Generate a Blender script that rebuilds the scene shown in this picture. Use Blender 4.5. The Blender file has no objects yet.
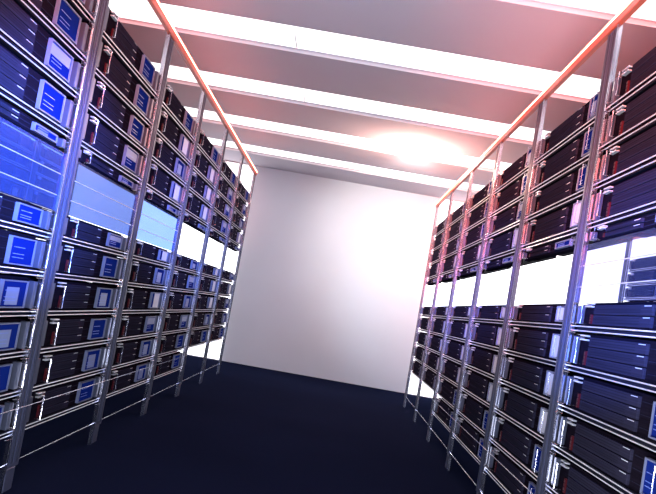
import bpy, bmesh, math, random
from math import sin, cos, pi, radians
from mathutils import Matrix, Vector
random.seed(7)
S = bpy.context.scene
COL = S.collection

# ------------------------------------------------------------------ camera
cam_d = bpy.data.cameras.new('camera'); cam = bpy.data.objects.new('camera', cam_d); COL.objects.link(cam)
PITCH, YAW, ROLL, FPX = .047, -.008, .175, 650.0
fw = Vector((sin(YAW)*cos(PITCH), cos(YAW)*cos(PITCH), sin(PITCH)))
rt = Vector((cos(YAW), -sin(YAW), 0)); up = rt.cross(fw)
R_ = rt*cos(ROLL) + up*sin(ROLL); U_ = -rt*sin(ROLL) + up*cos(ROLL)
M = Matrix((R_, U_, -fw)).transposed().to_4x4(); M.translation = (0, 0, 1.01)
cam.matrix_world = M
cam_d.sensor_width = 36; cam_d.sensor_fit = 'HORIZONTAL'; cam_d.lens = FPX*36/656
cam_d.shift_x = -8.2/656; cam_d.shift_y = 30.4/656
cam_d.clip_start = .02; cam_d.clip_end = 100
S.camera = cam

# ------------------------------------------------------------------ exposure, world
S.view_settings.view_transform = 'Standard'; S.view_settings.look = 'None'
S.view_settings.exposure = 0.0; S.view_settings.gamma = 1.0; S.view_settings.use_curve_mapping = False
W = bpy.data.worlds.new('world'); S.world = W; W.use_nodes = True
W.node_tree.nodes['Background'].inputs[0].default_value = (.5, .55, .75, 1)
W.node_tree.nodes['Background'].inputs[1].default_value = .10

# ------------------------------------------------------------------ lamps and added fill lights
STRIP_E = 1.7        # ceiling light strips
PANEL_E = 2.0        # added glowing panels standing for brightly lit wall
RAIL_E = 25.0        # red led tubes added for the flare tint along the top rails
LAMP_W = 75          # warm ceiling spotlight
def spot(name, loc, target, color, watts, angle, blend=1.0, size=.05):
    d = bpy.data.lights.new(name, 'SPOT'); d.energy = watts; d.color = color
    d.spot_size = radians(angle); d.spot_blend = blend; d.shadow_soft_size = size
    o = bpy.data.objects.new(name, d); COL.objects.link(o); o.location = loc
    o.rotation_euler = (Vector(target)-Vector(loc)).to_track_quat('-Z', 'Y').to_euler()
    return o
BLUE = (.10, .22, 1.0)
WARM = (1.0, .16, .10)
spot('blue_fill_spot', (-.9, 5.2, 2.3), (1.2, 9.25, 1.1), (.72, .82, 1), 270, 38)  # added bluish wash on the end wall, no fixture behind it
spot('blue_fill_spot', (.9, 5.2, 2.3), (-1.4, 9.25, 1.6), (.35, .5, 1), 40, 40)
spot('blue_fill_spot', (.5, .3, 1.5), (-1.25, 2.5, 1.38), BLUE, 5500, 24)  # added blue spots, tint the racks around gap height
spot('blue_fill_spot', (-.5, .3, 1.3), (1.0, 2.35, 1.28), BLUE, 2400, 24)
spot('blue_fill_spot', (.5, .3, 1.4), (-1.25, 5.0, 1.45), BLUE, 3500, 16)
spot('blue_fill_spot', (-.5, .3, 1.4), (1.0, 5.0, 1.35), BLUE, 3000, 16)
spot('warm_fill_spot', (.4, -.3, 2.2), (-1.25, 2.7, 2.25), WARM, 1200, 34)  # added red spots without fixtures, warm the upper racks
spot('warm_fill_spot', (-.4, -.3, 2.2), (1.0, 3.2, 2.1), WARM, 1900, 38)
spot('warm_fill_spot', (-.4, -.3, 2.2), (1.0, 5.8, 2.1), WARM, 4500, 15)
spot('warm_fill_spot', (.4, -.3, 2.2), (-1.2, 5.8, 2.2), WARM, 900, 13)
def area(name, loc, target, color, watts, sx, sy):
    d = bpy.data.lights.new(name, 'AREA'); d.energy = watts; d.color = color; d.shape = 'RECTANGLE'; d.size = sx; d.size_y = sy
    o = bpy.data.objects.new(name, d); COL.objects.link(o); o.location = loc
    o.rotation_euler = (Vector(target)-Vector(loc)).to_track_quat('-Z', 'Y').to_euler()
area('white_fill_light', (0, 1.2, .10), (0, 2.6, 2.8), (.88, .92, 1), 125, 1.5, .9)  # added unseen fill, brightens the near ceiling
area('blue_fill_light', (0, -.8, .5), (0, 4.0, .5), (.25, .38, 1), 30, 2.0, .8)  # added unseen fill, gives the lower racks a navy tint
# ------------------------------------------------------------------ materials
def mat(name, base, rough=.5, metal=0.0, spec=.5, emit=None, es=0.0, noise=None, bump=None, coat=0.0):
    m = bpy.data.materials.new(name); m.use_nodes = True
    nt = m.node_tree; b = nt.nodes['Principled BSDF']
    b.inputs['Base Color'].default_value = (*base, 1); b.inputs['Roughness'].default_value = rough
    b.inputs['Metallic'].default_value = metal; b.inputs['Specular IOR Level'].default_value = spec
    b.inputs['Coat Weight'].default_value = coat; b.inputs['Coat Roughness'].default_value = .12
    if emit: b.inputs['Emission Color'].default_value = (*emit, 1); b.inputs['Emission Strength'].default_value = es
    if noise or bump:
        tc = nt.nodes.new('ShaderNodeTexCoord'); mp = nt.nodes.new('ShaderNodeMapping'); nz = nt.nodes.new('ShaderNodeTexNoise')
        nt.links.new(tc.outputs['Object'], mp.inputs['Vector']); nt.links.new(mp.outputs['Vector'], nz.inputs['Vector'])
        sc, det, amt = noise or bump
        mp.inputs['Scale'].default_value = sc; nz.inputs['Scale'].default_value = 1; nz.inputs['Detail'].default_value = det
        if noise:
            cr = nt.nodes.new('ShaderNodeMapRange'); nt.links.new(nz.outputs['Fac'], cr.inputs['Value'])
            cr.inputs['From Min'].default_value = .3; cr.inputs['From Max'].default_value = .7
            cr.inputs['To Min'].default_value = 1-amt; cr.inputs['To Max'].default_value = 1+amt
            mx = nt.nodes.new('ShaderNodeVectorMath'); mx.operation = 'SCALE'; mx.inputs[0].default_value = base
            nt.links.new(cr.outputs['Result'], mx.inputs['Scale']); nt.links.new(mx.outputs[0], b.inputs['Base Color'])
            rr = nt.nodes.new('ShaderNodeMapRange'); nt.links.new(nz.outputs['Fac'], rr.inputs['Value'])
            rr.inputs['To Min'].default_value = max(.02, rough-.12); rr.inputs['To Max'].default_value = rough+.12
            nt.links.new(rr.outputs['Result'], b.inputs['Roughness'])
    return m
m_wall = mat('painted_wall', (.60, .65, .73), .9, spec=.1, noise=((1.2, 1.2, 1.2), 3, .03))
m_ceil = mat('ceiling_paint', (.60, .55, .605), .9, spec=.1, noise=((1, 1, 1), 3, .03))
m_floor = mat('dark_navy_floor', (.0075, .0105, .028), .8, spec=0, noise=((.8, .8, 1), 4, .12))
m_strip = mat('light_diffuser', (.9, .9, .9), .6, emit=(1, .97, .97), es=STRIP_E)
m_joint = mat('diffuser_joint', (.75, .7, .72), .6)
m_panel = mat('white_fill_emitter', (.9, .9, .95), .6, emit=(.93, .96, 1), es=PANEL_E)
m_frame = mat('panel_frame', (.75, .75, .8), .5)
m_post = mat('gunmetal_post', (.060, .068, .12), .42, metal=.4, noise=((60, 60, 1.5), 3, .2))
m_chrome = mat('brushed_chrome', (.62, .62, .70), .22, metal=1, noise=((90, 90, 4), 2, .15))
m_shelf = mat('shelf_steel', (.010, .010, .018), .7, spec=.03)
m_groove = mat('post_groove', (.035, .04, .07), .5, metal=.4)
m_bright = mat('bright_steel_rod', (.85, .85, .9), .3, metal=.7)
m_body = mat('black_server_case', (.0065, .0050, .009), .55, spec=0, noise=((2, 2, 160), 3, .35))
m_bezel = mat('charcoal_bezel', (.017, .016, .030), .5, spec=.0, noise=((1.5, 1.5, 220), 2, .3))
m_slit = mat('bezel_slit', (.009, .009, .015), .6, spec=0)
m_tick = mat('pale_marks', (.55, .56, .62), .4)
m_red = mat('red_indicator', (.05, .006, .010), .4, spec=.1, emit=(1, .04, .05), es=.005)
m_blue = mat('blue_label_screen', (.004, .011, .10), .4, spec=.0, emit=(.02, .07, .62), es=.06, coat=0)
m_card_sheen = mat('pale_card_sheen', (.13, .17, .32), .35)  # pale cards, also painting whitish sheen on the screens
m_plate_sheen = mat('white_plate_sheen', (.50, .53, .62), .3)  # white plates on the right row, painted screen reflections on the left
m_line = mat('screen_print', (.10, .16, .50), .3)
m_lframe = mat('label_frame', (.14, .16, .26), .4, metal=.3)
m_plate = mat('silver_plate', (.09, .10, .15), .38, metal=.6)
m_rail = mat('flare_red_rail', (.50, .10, .055), .4)  # red tint of the flare put into the rail colour
m_tube = mat('red_glow_tube', (.9, .4, .35), .4, emit=(1, .15, .09), es=RAIL_E)  # added emitter for the flare glow along the rails
m_lamp = mat('lamp_lens', (1, 1, 1), .3, emit=(1, .93, .85), es=60)
m_white = mat('white_housing', (.8, .8, .8), .4)

# ------------------------------------------------------------------ mesh helpers
class MB:
    def __init__(s): s.bm = bmesh.new(); s.mats = []
    def mi(s, m):
        if m not in s.mats: s.mats.append(m)
        return s.mats.index(m)
    def box(s, a, b, m, bev=0.0):
        a, b = [min(p, q) for p, q in zip(a, b)], [max(p, q) for p, q in zip(a, b)]
        r = bmesh.ops.create_cube(s.bm, size=1)
        vs = r['verts']
        for v in vs: v.co = Vector([(a[i]+b[i])/2 + v.co[i]*(b[i]-a[i]) for i in range(3)])
        fs = set(f for v in vs for f in v.link_faces)
        if bev:
            es = list(set(e for v in vs for e in v.link_edges))
            r = bmesh.ops.bevel(s.bm, geom=es, offset=bev, segments=1, affect='EDGES', profile=.5)
            fs = set(r['faces']) | set(f for f in fs if f.is_valid)
            fs |= set(f for f in s.bm.faces if any(v in r['verts'] for v in f.verts))
        i = s.mi(m)
        for f in fs:
            if f.is_valid: f.material_index = i
        return s
    def tube(s, pts, r, m, n=8, closed=False):
        pts = [Vector(p) for p in pts]; rings = []
        for k, p in enumerate(pts):
            d = (pts[min(k+1, len(pts)-1)]-pts[max(k-1, 0)]).normalized()
            u = d.orthogonal().normalized() if abs(d.z) > .99 else d.cross(Vector((0, 0, 1))).normalized()
            w = d.cross(u).normalized()
            rings.append([s.bm.verts.new(p + (u*cos(2*pi*j/n)+w*sin(2*pi*j/n))*r) for j in range(n)])
        i = s.mi(m)
        for a, b in zip(rings, rings[1:]):
            for j in range(n):
                f = s.bm.faces.new((a[j], a[(j+1) % n], b[(j+1) % n], b[j])); f.material_index = i
        for rg in (rings[0][::-1], rings[-1]):
            f = s.bm.faces.new(rg); f.material_index = i
        return s
    def cyl(s, c, r1, r2, z0, z1, m, n=24):
        i = s.mi(m)
        a = [s.bm.verts.new((c[0]+r1*cos(2*pi*j/n), c[1]+r1*sin(2*pi*j/n), z0)) for j in range(n)]
        b = [s.bm.verts.new((c[0]+r2*cos(2*pi*j/n), c[1]+r2*sin(2*pi*j/n), z1)) for j in range(n)]
        for j in range(n):
            s.bm.faces.new((a[j], a[(j+1) % n], b[(j+1) % n], b[j])).material_index = i
        s.bm.faces.new(a[::-1]).material_index = i; s.bm.faces.new(b).material_index = i
        return s
    def mesh(s, name):
        bmesh.ops.recalc_face_normals(s.bm, faces=s.bm.faces[:])
        me = bpy.data.meshes.new(name); s.bm.to_mesh(me); s.bm.free()
        for m in s.mats: me.materials.append(m)
        return me
    def build(s, name, parent=None, loc=(0, 0, 0)):
        o = bpy.data.objects.new(name, s.mesh(name)); COL.objects.link(o); o.location = loc
        if parent: o.parent = parent
        return o
def tag(o, label, cat, group=None):
    o['label'] = label; o['category'] = cat
    if group: o['group'] = group
    return o
def empty(name, loc=(0, 0, 0), rz=0):
    o = bpy.data.objects.new(name, None); COL.objects.link(o); o.location = loc; o.rotation_euler = (0, 0, rz)
    o.empty_display_size = .1
    return o
def struct(o): o['kind'] = 'structure'; return o
def child(name, me, parent, loc=(0, 0, 0)):
    o = bpy.data.objects.new(name, me); COL.objects.link(o); o.parent = parent; o.location = loc
    return o
def copy_tree(o, parent=None):
    c = o.copy(); COL.objects.link(c); c.parent = parent
    for ch in [x for x in o.children]: copy_tree(ch, c)
    return c

# ------------------------------------------------------------------ room
XW, YN, YF, ZC = 5.3, -2.2, 9.25, 2.827
struct(MB().box((-XW-.2, YN-.2, -.15), (XW+.2, YF+.2, 0), m_floor).build('floor'))
struct(MB().box((-XW-.2, YF, 0), (XW+.2, YF+.2, 3.1), m_wall).build('wall_back'))
struct(MB().box((-XW-.2, YN-.2, 0), (XW+.2, YN, 3.1), m_wall).build('wall_front'))
struct(MB().box((-XW-.2, YN, 0), (-XW, YF, 3.1), m_wall).build('wall_left'))
struct(MB().box((XW, YN, 0), (XW+.2, YF, 3.1), m_wall).build('wall_right'))
slots = [(-1.93+1.2425*k, -1.93+1.2425*k+.42+.008*k) for k in range(9)]
slots = [(a, b) for a, b in slots if b < YF-.2]
cb = MB(); y = YN; RC = .032
for a, b in slots:
    cb.box((-XW, y, ZC), (XW, a, ZC+RC), m_ceil); y = b
cb.box((-XW, y, ZC), (XW, YF, ZC+RC), m_ceil)
cb.box((-XW, YN, ZC+RC+.03), (XW, YF, ZC+RC+.12), m_ceil)
struct(cb.build('ceiling'))
ordn = ['nearest', 'second', 'third', 'fourth', 'fifth', 'sixth', 'seventh', 'eighth', 'ninth', 'tenth']
vis = [k for k, (a, b) in enumerate(slots) if a > 2.8]
for k, (a, b) in enumerate(slots):
    e = empty('recessed_light_strip', (0, (a+b)/2, ZC+RC)); h = (b-a)/2 - .003; n = k
    if k in vis:
        n = vis.index(k); nm = ['nearest, half out of the frame', 'second from the camera', 'third from the camera', 'fourth from the camera', 'farthest, next to the end wall'][n]
    else: nm = ['second behind the camera', 'first behind the camera', 'just overhead of the camera', 'overhead ahead of the camera'][k]
    tag(e, 'long white recessed ceiling light strip across the aisle, '+nm, 'ceiling light', 'recessed ceiling light strips')
    MB().box((-XW+.02, -h, 0), (XW-.02, h, .02), m_strip).build('diffuser', e)
    MB().box((-XW+.02, h-.012, -.004), (XW-.02, h, 0), m_frame).build('trim', e)
    for x in (-4.2, -2.3, -.62, 2.2, 4.05): MB().box((x-.004, -.02, -.003), (x+.004, h-.013, 0), m_joint).build('joint', e)
# added glass wall panels that give the bright white past the rack rows
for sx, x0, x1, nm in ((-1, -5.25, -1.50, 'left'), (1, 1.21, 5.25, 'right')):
    e = tag(empty('white_fill_panel', ((x0+x1)/2, YF, 0)), 'added glowing white panel past the far end of the %s rack row' % nm, 'added light panel')
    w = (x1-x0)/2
    MB().box((-w, -.03, .01), (w, -.008, ZC-.02), m_panel).build('emitter', e)
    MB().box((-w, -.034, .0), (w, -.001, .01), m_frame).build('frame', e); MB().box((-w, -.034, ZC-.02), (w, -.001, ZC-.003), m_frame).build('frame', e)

# ------------------------------------------------------------------ racks
PITCH_Y = 1.0
Y0 = 1.75
SHELF = [2.064, 1.891, 1.728, 1.555, 1.116, .95, .78, .61, .44, .27]
PW = .12             # post width along the row
DEPTH = .23
# row-local frame: x along the row left to right as seen from the aisle, y into the rack, z up
def chrome_trim():
    m = MB(); m.box((-.004, -.023, .09), (0.0, -.005, 2.428), m_chrome, .001)
    m.box((-.002, -.026, .09), (.004, -.0235, 2.428), m_chrome)
    return m.mesh('edge_trim')
def clip_mesh():
    m = MB(); m.box((-.010, -.029, -.026), (-.004, -.008, .008), m_chrome, .002)
    m.tube([(-.055, -.019, .006), (-.004, -.030, .006)], .0014, m_chrome, 6)
    m.tube([(-.055, -.019, -.032), (-.004, -.030, -.032)], .0014, m_chrome, 6)
    return m.mesh('clip')
me_trim, me_clip = chrome_trim(), clip_mesh()
me_foot = MB().box((.02, -.019, 0), (.10, -.006, .10), m_post, .003).box((.0, -.021, 0), (.010, -.004, .10), m_chrome).mesh('foot')
SL = PITCH_Y - PW
me_shelf = MB().box((0, .004, -.022), (SL, DEPTH, -.003), m_shelf).mesh('shelf')
me_rod = MB().tube([(0, -.014, -.004), (SL, -.014, -.004)], .0026, m_bright, 8).mesh('rod')
me_rod2 = MB().tube([(0, -.010, -.022), (SL, -.010, -.022)], .0026, m_bright, 8).mesh('rod')

def rack_row(label, x, side, y_start, n, glow=True):
    """side -1: left row facing +x; side +1: right row facing -x. y_start is the near edge of its first post."""
    e = tag(empty('server_rack', (x, y_start, 0), pi/2 if side < 0 else pi/2), label, 'server rack', None)
    # local x = world +y ; local y = world -x (left row). For the right row meshes are mirrored in y.
    fl = 1 if side < 0 else -1
    def place(name, me, parent, loc):
        o = child(name, me, parent, (loc[0], loc[1]*fl, loc[2]))
        if fl < 0 and parent is e: o.scale = (1, -1, 1)
        return o
    me_post = post_mesh
    for k in range(n+1):
        p = place('post', me_post, e, (k*PITCH_Y, 0, 0))
        child('edge_trim', me_trim, p); child('foot', me_foot, p)
        for z in SHELF: child('clip', me_clip, p, (0, 0, z))
    for k in range(n):
        for z in SHELF:
            if n == 6 and k > 3 and z == .27: continue
            s = place('shelf', me_shelf, e, (k*PITCH_Y+PW, 0, z))
            child('rod', me_rod, s); child('rod', me_rod2, s)
    L = n*PITCH_Y+PW
    top = MB().box((-.01, -.030, 2.432), (L, -.003, 2.472), m_rail, .003).mesh('top_rail')
    t = place('top_rail', top, e, (0, 0, 0))
    if glow: child('glow_tube', MB().tube([(0, -.029, 2.476), (L-.01, -.029, 2.477)], .0045, m_tube, 10).mesh('glow_tube'), t)['label'] = 'added red glow tube'
    place('lower_rail', MB().tube([(0, -.044, .375), (L, -.044, .375)], .0022, m_chrome, 8).mesh('lower_rail'), e, (0, 0, 0))
    place('base_rail', MB().tube([(0, -.010, .120), (L, -.010, .120)], .002, m_chrome, 8).mesh('base_rail'), e, (0, 0, 0))
    return e
pmb = MB().box((0, -.020, .10), (PW, -.005, 2.432), m_post, .003)
for u in (.018, .042, .066, .090): pmb.box((u-.004, -.0235, .12), (u+.004, -.0202, 2.42), m_post if u in (.018, .066) else m_groove)
post_mesh = pmb.mesh('post')

XL, XR = -1.266, 1.012
rack_row('tall open steel server rack row on the left of the aisle with flare-tinted red top rail', XL, -1, Y0, 6)
rack_row('tall open steel server rack row on the right of the aisle with flare-tinted red top rail', XR, 1, Y0, 6)
rack_row('rear rack row seen through the open gap of the left rack row', -3.42, -1, Y0+2, 4, False)
rack_row('rear rack row seen through the open gap of the right rack row', 3.36, 1, Y0+2, 4, False)

# ------------------------------------------------------------------ servers
SW = .856
def make_server(h, variant=0, DEPTH=DEPTH, wide=False):
    b0, b1 = (.165, .640) if wide else (.152, .462)
    xa, xb = (.745, .848) if wide else (.575, .775)
    e = empty('server_unit')
    F = 0.0
    b = MB().box((.066, F+.004, .001), (SW-.062, DEPTH-.01, h), m_body, .003)
    b.box((0, F+.012, .001), (.066, DEPTH-.02, h-.006), m_body).box((SW-.062, F+.012, .001), (SW, DEPTH-.02, h-.006), m_body)
    for z in (.2, .5, .8): b.box((b1+.01, F+.0015, h*z), (xa-.01, F+.004, h*z+.002), m_bezel)
    b.build('chassis', e)
    # bezel with three bays
    z0, z1 = .008, h-.010
    bz = MB(); n = 3 if h > .12 else 2
    for k in range(n):
        a = z0+(z1-z0)*k/n; c = z0+(z1-z0)*(k+1)/n
        bz.box((b0, F-.006, a+.0015), (b1, F+.005, c-.0015), m_bezel, .0015)
        bz.box((b1-.057, F-.0068, c-.007), (b1-.010, F-.0058, c-.005), m_tick)
        for q in (.25, .5, .75): bz.box((b0+.023, F-.0065, a+(c-a)*q), (b1-.082, F-.0058, a+(c-a)*q+.0018), m_slit)
    bz.build('bezel', e)
    r = MB().box((.126, F-.004, .012), (.142, F+.005, h*.5), m_red, .001)
    for k in range(4): r.box((.126, F-.0048, .02+k*h*.11), (.142, F-.0038, .022+k*h*.11), m_slit)
    r.build('indicator', e)
    # pull handle at the left: rod with two latch bars on top
    hd = MB().tube([(.098, F, h*.86), (.098, F-.028, h*.86), (.098, F-.028, h*.10), (.098, F, h*.10)], .0034, m_chrome, 6)
    hd.build('handle', e)
    for z in (.80, .92): MB().box((.080, F-.012, h*z), (.142, F+.006, h*z+.006), m_bright, .001).build('latch', e)
    # blue label screen in a pale frame
    za, zb = .012, h-.014
    fr = MB(); t = .005
    fr.box((xa, F-.012, za), (xb, F+.005, za+t), m_lframe).box((xa, F-.012, zb-t), (xb, F+.005, zb), m_lframe)
    fr.box((xa, F-.012, za+t), (xa+t, F+.005, zb-t), m_lframe).box((xb-t, F-.012, za+t), (xb, F+.005, zb-t), m_lframe)
    sc = MB().box((xa+t, F-.006, za+t), (xb-t, F+.004, zb-t), m_blue).build('label_screen', e)
    g = fr.build('screen_frame', sc)
    c = MB()
    if variant == 3: c.box((xa+.006, F-.0075, za+.006), (xb-.006, F-.0055, zb-.006), m_plate_sheen)
    elif variant == 4: c.box((xa+(xb-xa)*.35, F-.0075, za+.006), (xb-.007, F-.0055, zb-.006), m_plate_sheen)  # bright screen reflection painted as a half card
    elif variant == 1: c.box((xa+(xb-xa)*.22, F-.0075, za+.012), (xa+(xb-xa)*.70, F-.0055, zb-.028), m_card_sheen)
    elif variant == 2: c.box((xa+.012, F-.0075, za+(zb-za)*.5), (xb-.012, F-.0055, zb-.011), m_card_sheen)  # whitish reflection painted over the top half
    if variant < 3:
      for q in (.25, .38, .62): c.box((xa+(xb-xa)*.15, F-.008, za+(zb-za)*q), (xa+(xb-xa)*.6, F-.0074, za+(zb-za)*q+.0025), m_line)
    c.build('marks_and_sheen', sc)
    # silver end plate and its outlined pull
    if not wide: MB().box((SW-.036, F-.014, .010), (SW-.006, F+.013, h-.012), m_plate, .002).build('end_plate', e)
    MB().tube([(SW-.004, F+.010, h-.02), (SW-.004, F-.032, h-.02), (SW-.004, F-.032, .018), (SW-.004, F+.010, .018)], .003, m_chrome, 6).build('handle', e)
    MB().box((.006, F-.010, .010), (.030, F+.013, h-.012), m_plate, .002).build('end_plate', e)
    return e
protos = {}
def get_proto(h, v, w):
    if (h, v, w) not in protos: protos[(h, v, w)] = [make_server(h, v, wide=w), False]
    return protos[(h, v, w)]
lvl_name = ['top shelf', 'second shelf from the top', 'third shelf from the top', 'shelf just above the open gap',
            'shelf just below the open gap', 'second shelf below the gap', 'third shelf below the gap',
            'fourth shelf below the gap', 'fifth shelf below the gap', 'bottom shelf']
bay_name = ['nearest bay', 'second bay', 'third bay', 'fourth bay', 'fifth bay', 'farthest bay']
HH = [.132, .140, .132, .140, .098, .136, .136, .136, .136, .136]
def fill(rowname, x, side, ystart, bays, levels, group, names):
    n_b = len(bays)
    for b in bays:
        for l in levels:
            if n_b == 6 and b > 3 and l == 9: continue
            v = random.choice((0, 0, 1, 2)) if l < 4 else random.choice((0, 1, 1, 2)) if l < 7 else random.choice((0, 0, 1))
            if side > 0 and 2 < l < 8 and len(levels) > 4: v = 3 if b > 0 else 0
            if side < 0 and 0 < l < 8 and len(levels) > 4 and b > 1: v = random.choice((4, 4, 2, 1))
            P = get_proto(HH[l], v, side > 0)
            if not P[1]: o = P[0]; P[1] = True
            else: o = copy_tree(P[0])
            o.rotation_euler = (0, 0, pi/2 if side < 0 else -pi/2)
            ya = ystart + b*PITCH_Y + PW + (PITCH_Y-PW-SW)/2
            o.location = (x, ya if side < 0 else ya+SW, SHELF[l]-.002)
            tag(o, 'black server, %s, %s of %s' % (lvl_name[l], names[b], rowname), 'server', group)
fill('left rack row', XL, -1, Y0, range(6), range(10), 'servers in the left rack row', bay_name)
fill('right rack row', XR, 1, Y0, range(6), range(10), 'servers in the right rack row', bay_name)
fill('rear left racks', -3.42, -1, Y0+2, range(4), range(4), 'servers in the rear left rack row', ['nearest bay', 'second bay', 'third bay', 'farthest bay'])
fill('rear right racks', 3.36, 1, Y0+2, range(4), range(4), 'servers in the rear right rack row', ['nearest bay', 'second bay', 'third bay', 'farthest bay'])

slim = make_server(.058, 0, .06); slim.name = 'slim_server_unit'; used = False
for row, x, side in (('left', XL, -1), ('right', XR, 1)):
    for b in range(6):
        o = copy_tree(slim) if used else slim; used = True
        o.rotation_euler = (0, 0, pi/2 if side < 0 else -pi/2)
        ya = Y0 + b*PITCH_Y + PW + (PITCH_Y-PW-SW)/2
        o.location = (x, ya if side < 0 else ya+SW, 1.4675)
        tag(o, 'slim black server hung over the open gap, %s of %s rack row' % (bay_name[b], row), 'server', 'slim servers over the open gap')
# ------------------------------------------------------------------ tinted acrylic panels added for the blue glow and faded units in near gaps
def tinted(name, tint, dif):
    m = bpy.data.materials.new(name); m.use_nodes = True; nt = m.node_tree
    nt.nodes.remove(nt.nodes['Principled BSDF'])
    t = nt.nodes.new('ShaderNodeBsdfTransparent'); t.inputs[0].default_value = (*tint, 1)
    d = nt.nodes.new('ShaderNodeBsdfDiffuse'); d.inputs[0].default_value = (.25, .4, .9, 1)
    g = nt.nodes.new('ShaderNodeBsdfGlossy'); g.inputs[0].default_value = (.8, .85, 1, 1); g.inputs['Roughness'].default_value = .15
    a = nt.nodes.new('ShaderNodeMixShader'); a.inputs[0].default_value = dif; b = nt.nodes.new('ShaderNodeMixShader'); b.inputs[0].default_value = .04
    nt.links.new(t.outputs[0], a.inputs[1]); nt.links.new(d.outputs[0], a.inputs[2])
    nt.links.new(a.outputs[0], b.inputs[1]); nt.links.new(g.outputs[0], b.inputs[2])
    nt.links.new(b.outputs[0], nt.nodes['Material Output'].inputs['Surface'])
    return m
for x, side, b, tint, dif, txt in ((XL, -1, 0, (.30, .40, .75), .05, 'added clear blue acrylic panel in the gap of the nearest left bay, racks behind it'),
                                   (XL, -1, 1, (.28, .36, .60), .02, 'added milky blue acrylic panel in the gap of the second left bay'),
                                   (XL, -1, 2, (.42, .55, .90), .02, 'added pale blue acrylic panel in the gap of the third left bay'),
                                   (XR, 1, 0, (.72, .74, .92), .015, 'added clear acrylic panel in the gap of the nearest right bay')):
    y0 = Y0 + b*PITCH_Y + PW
    e = tag(empty('veil_panel', (x - side*.012, y0+SL/2, 1.2125)), txt, 'panel', 'acrylic panels added in the open gap')
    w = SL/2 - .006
    MB().box((-.002, -w, 0), (.002, w, .246), tinted('veil', tint, dif)).build('sheet', e)
    for z in (.065, .155): MB().tube([(-side*.004, -w+.01, z), (-side*.004, w-.01, z)], .002, m_bright, 6).build('rod', e)
# ------------------------------------------------------------------ bright ceiling spotlight
lx, ly = .545, 6.80
e = tag(empty('ceiling_spotlight', (lx, ly, ZC+RC)), 'dazzling round ceiling spotlight on the third strip near the right rack row', 'spotlight')
MB().cyl((0, 0), .045, .045, -.05, -.001, m_white).build('housing', e)
MB().cyl((0, 0), .032, .043, -.072, -.05, m_lamp).build('lens', e)
ld = bpy.data.lights.new('spotlight_lamp', 'POINT'); ld.energy = LAMP_W; ld.color = (1, .62, .48); ld.shadow_soft_size = .05
lo = bpy.data.objects.new('lamp', ld); COL.objects.link(lo); lo.parent = e; lo.location = (0, 0, -.20)
sd = bpy.data.lights.new('spotlight_wash', 'SPOT'); sd.energy = 260; sd.color = (1, .88, .80); sd.spot_size = radians(72); sd.spot_blend = 1; sd.shadow_soft_size = .05  # added wash from the fixture onto the upper end wall
so = bpy.data.objects.new('wall_wash_lamp', sd); COL.objects.link(so); so.parent = e; so.location = (0, 0, -.14)
so.rotation_euler = (Vector((.7, 9.25, 2.1))-Vector((lx, ly, ZC-.1))).to_track_quat('-Z', 'Y').to_euler()
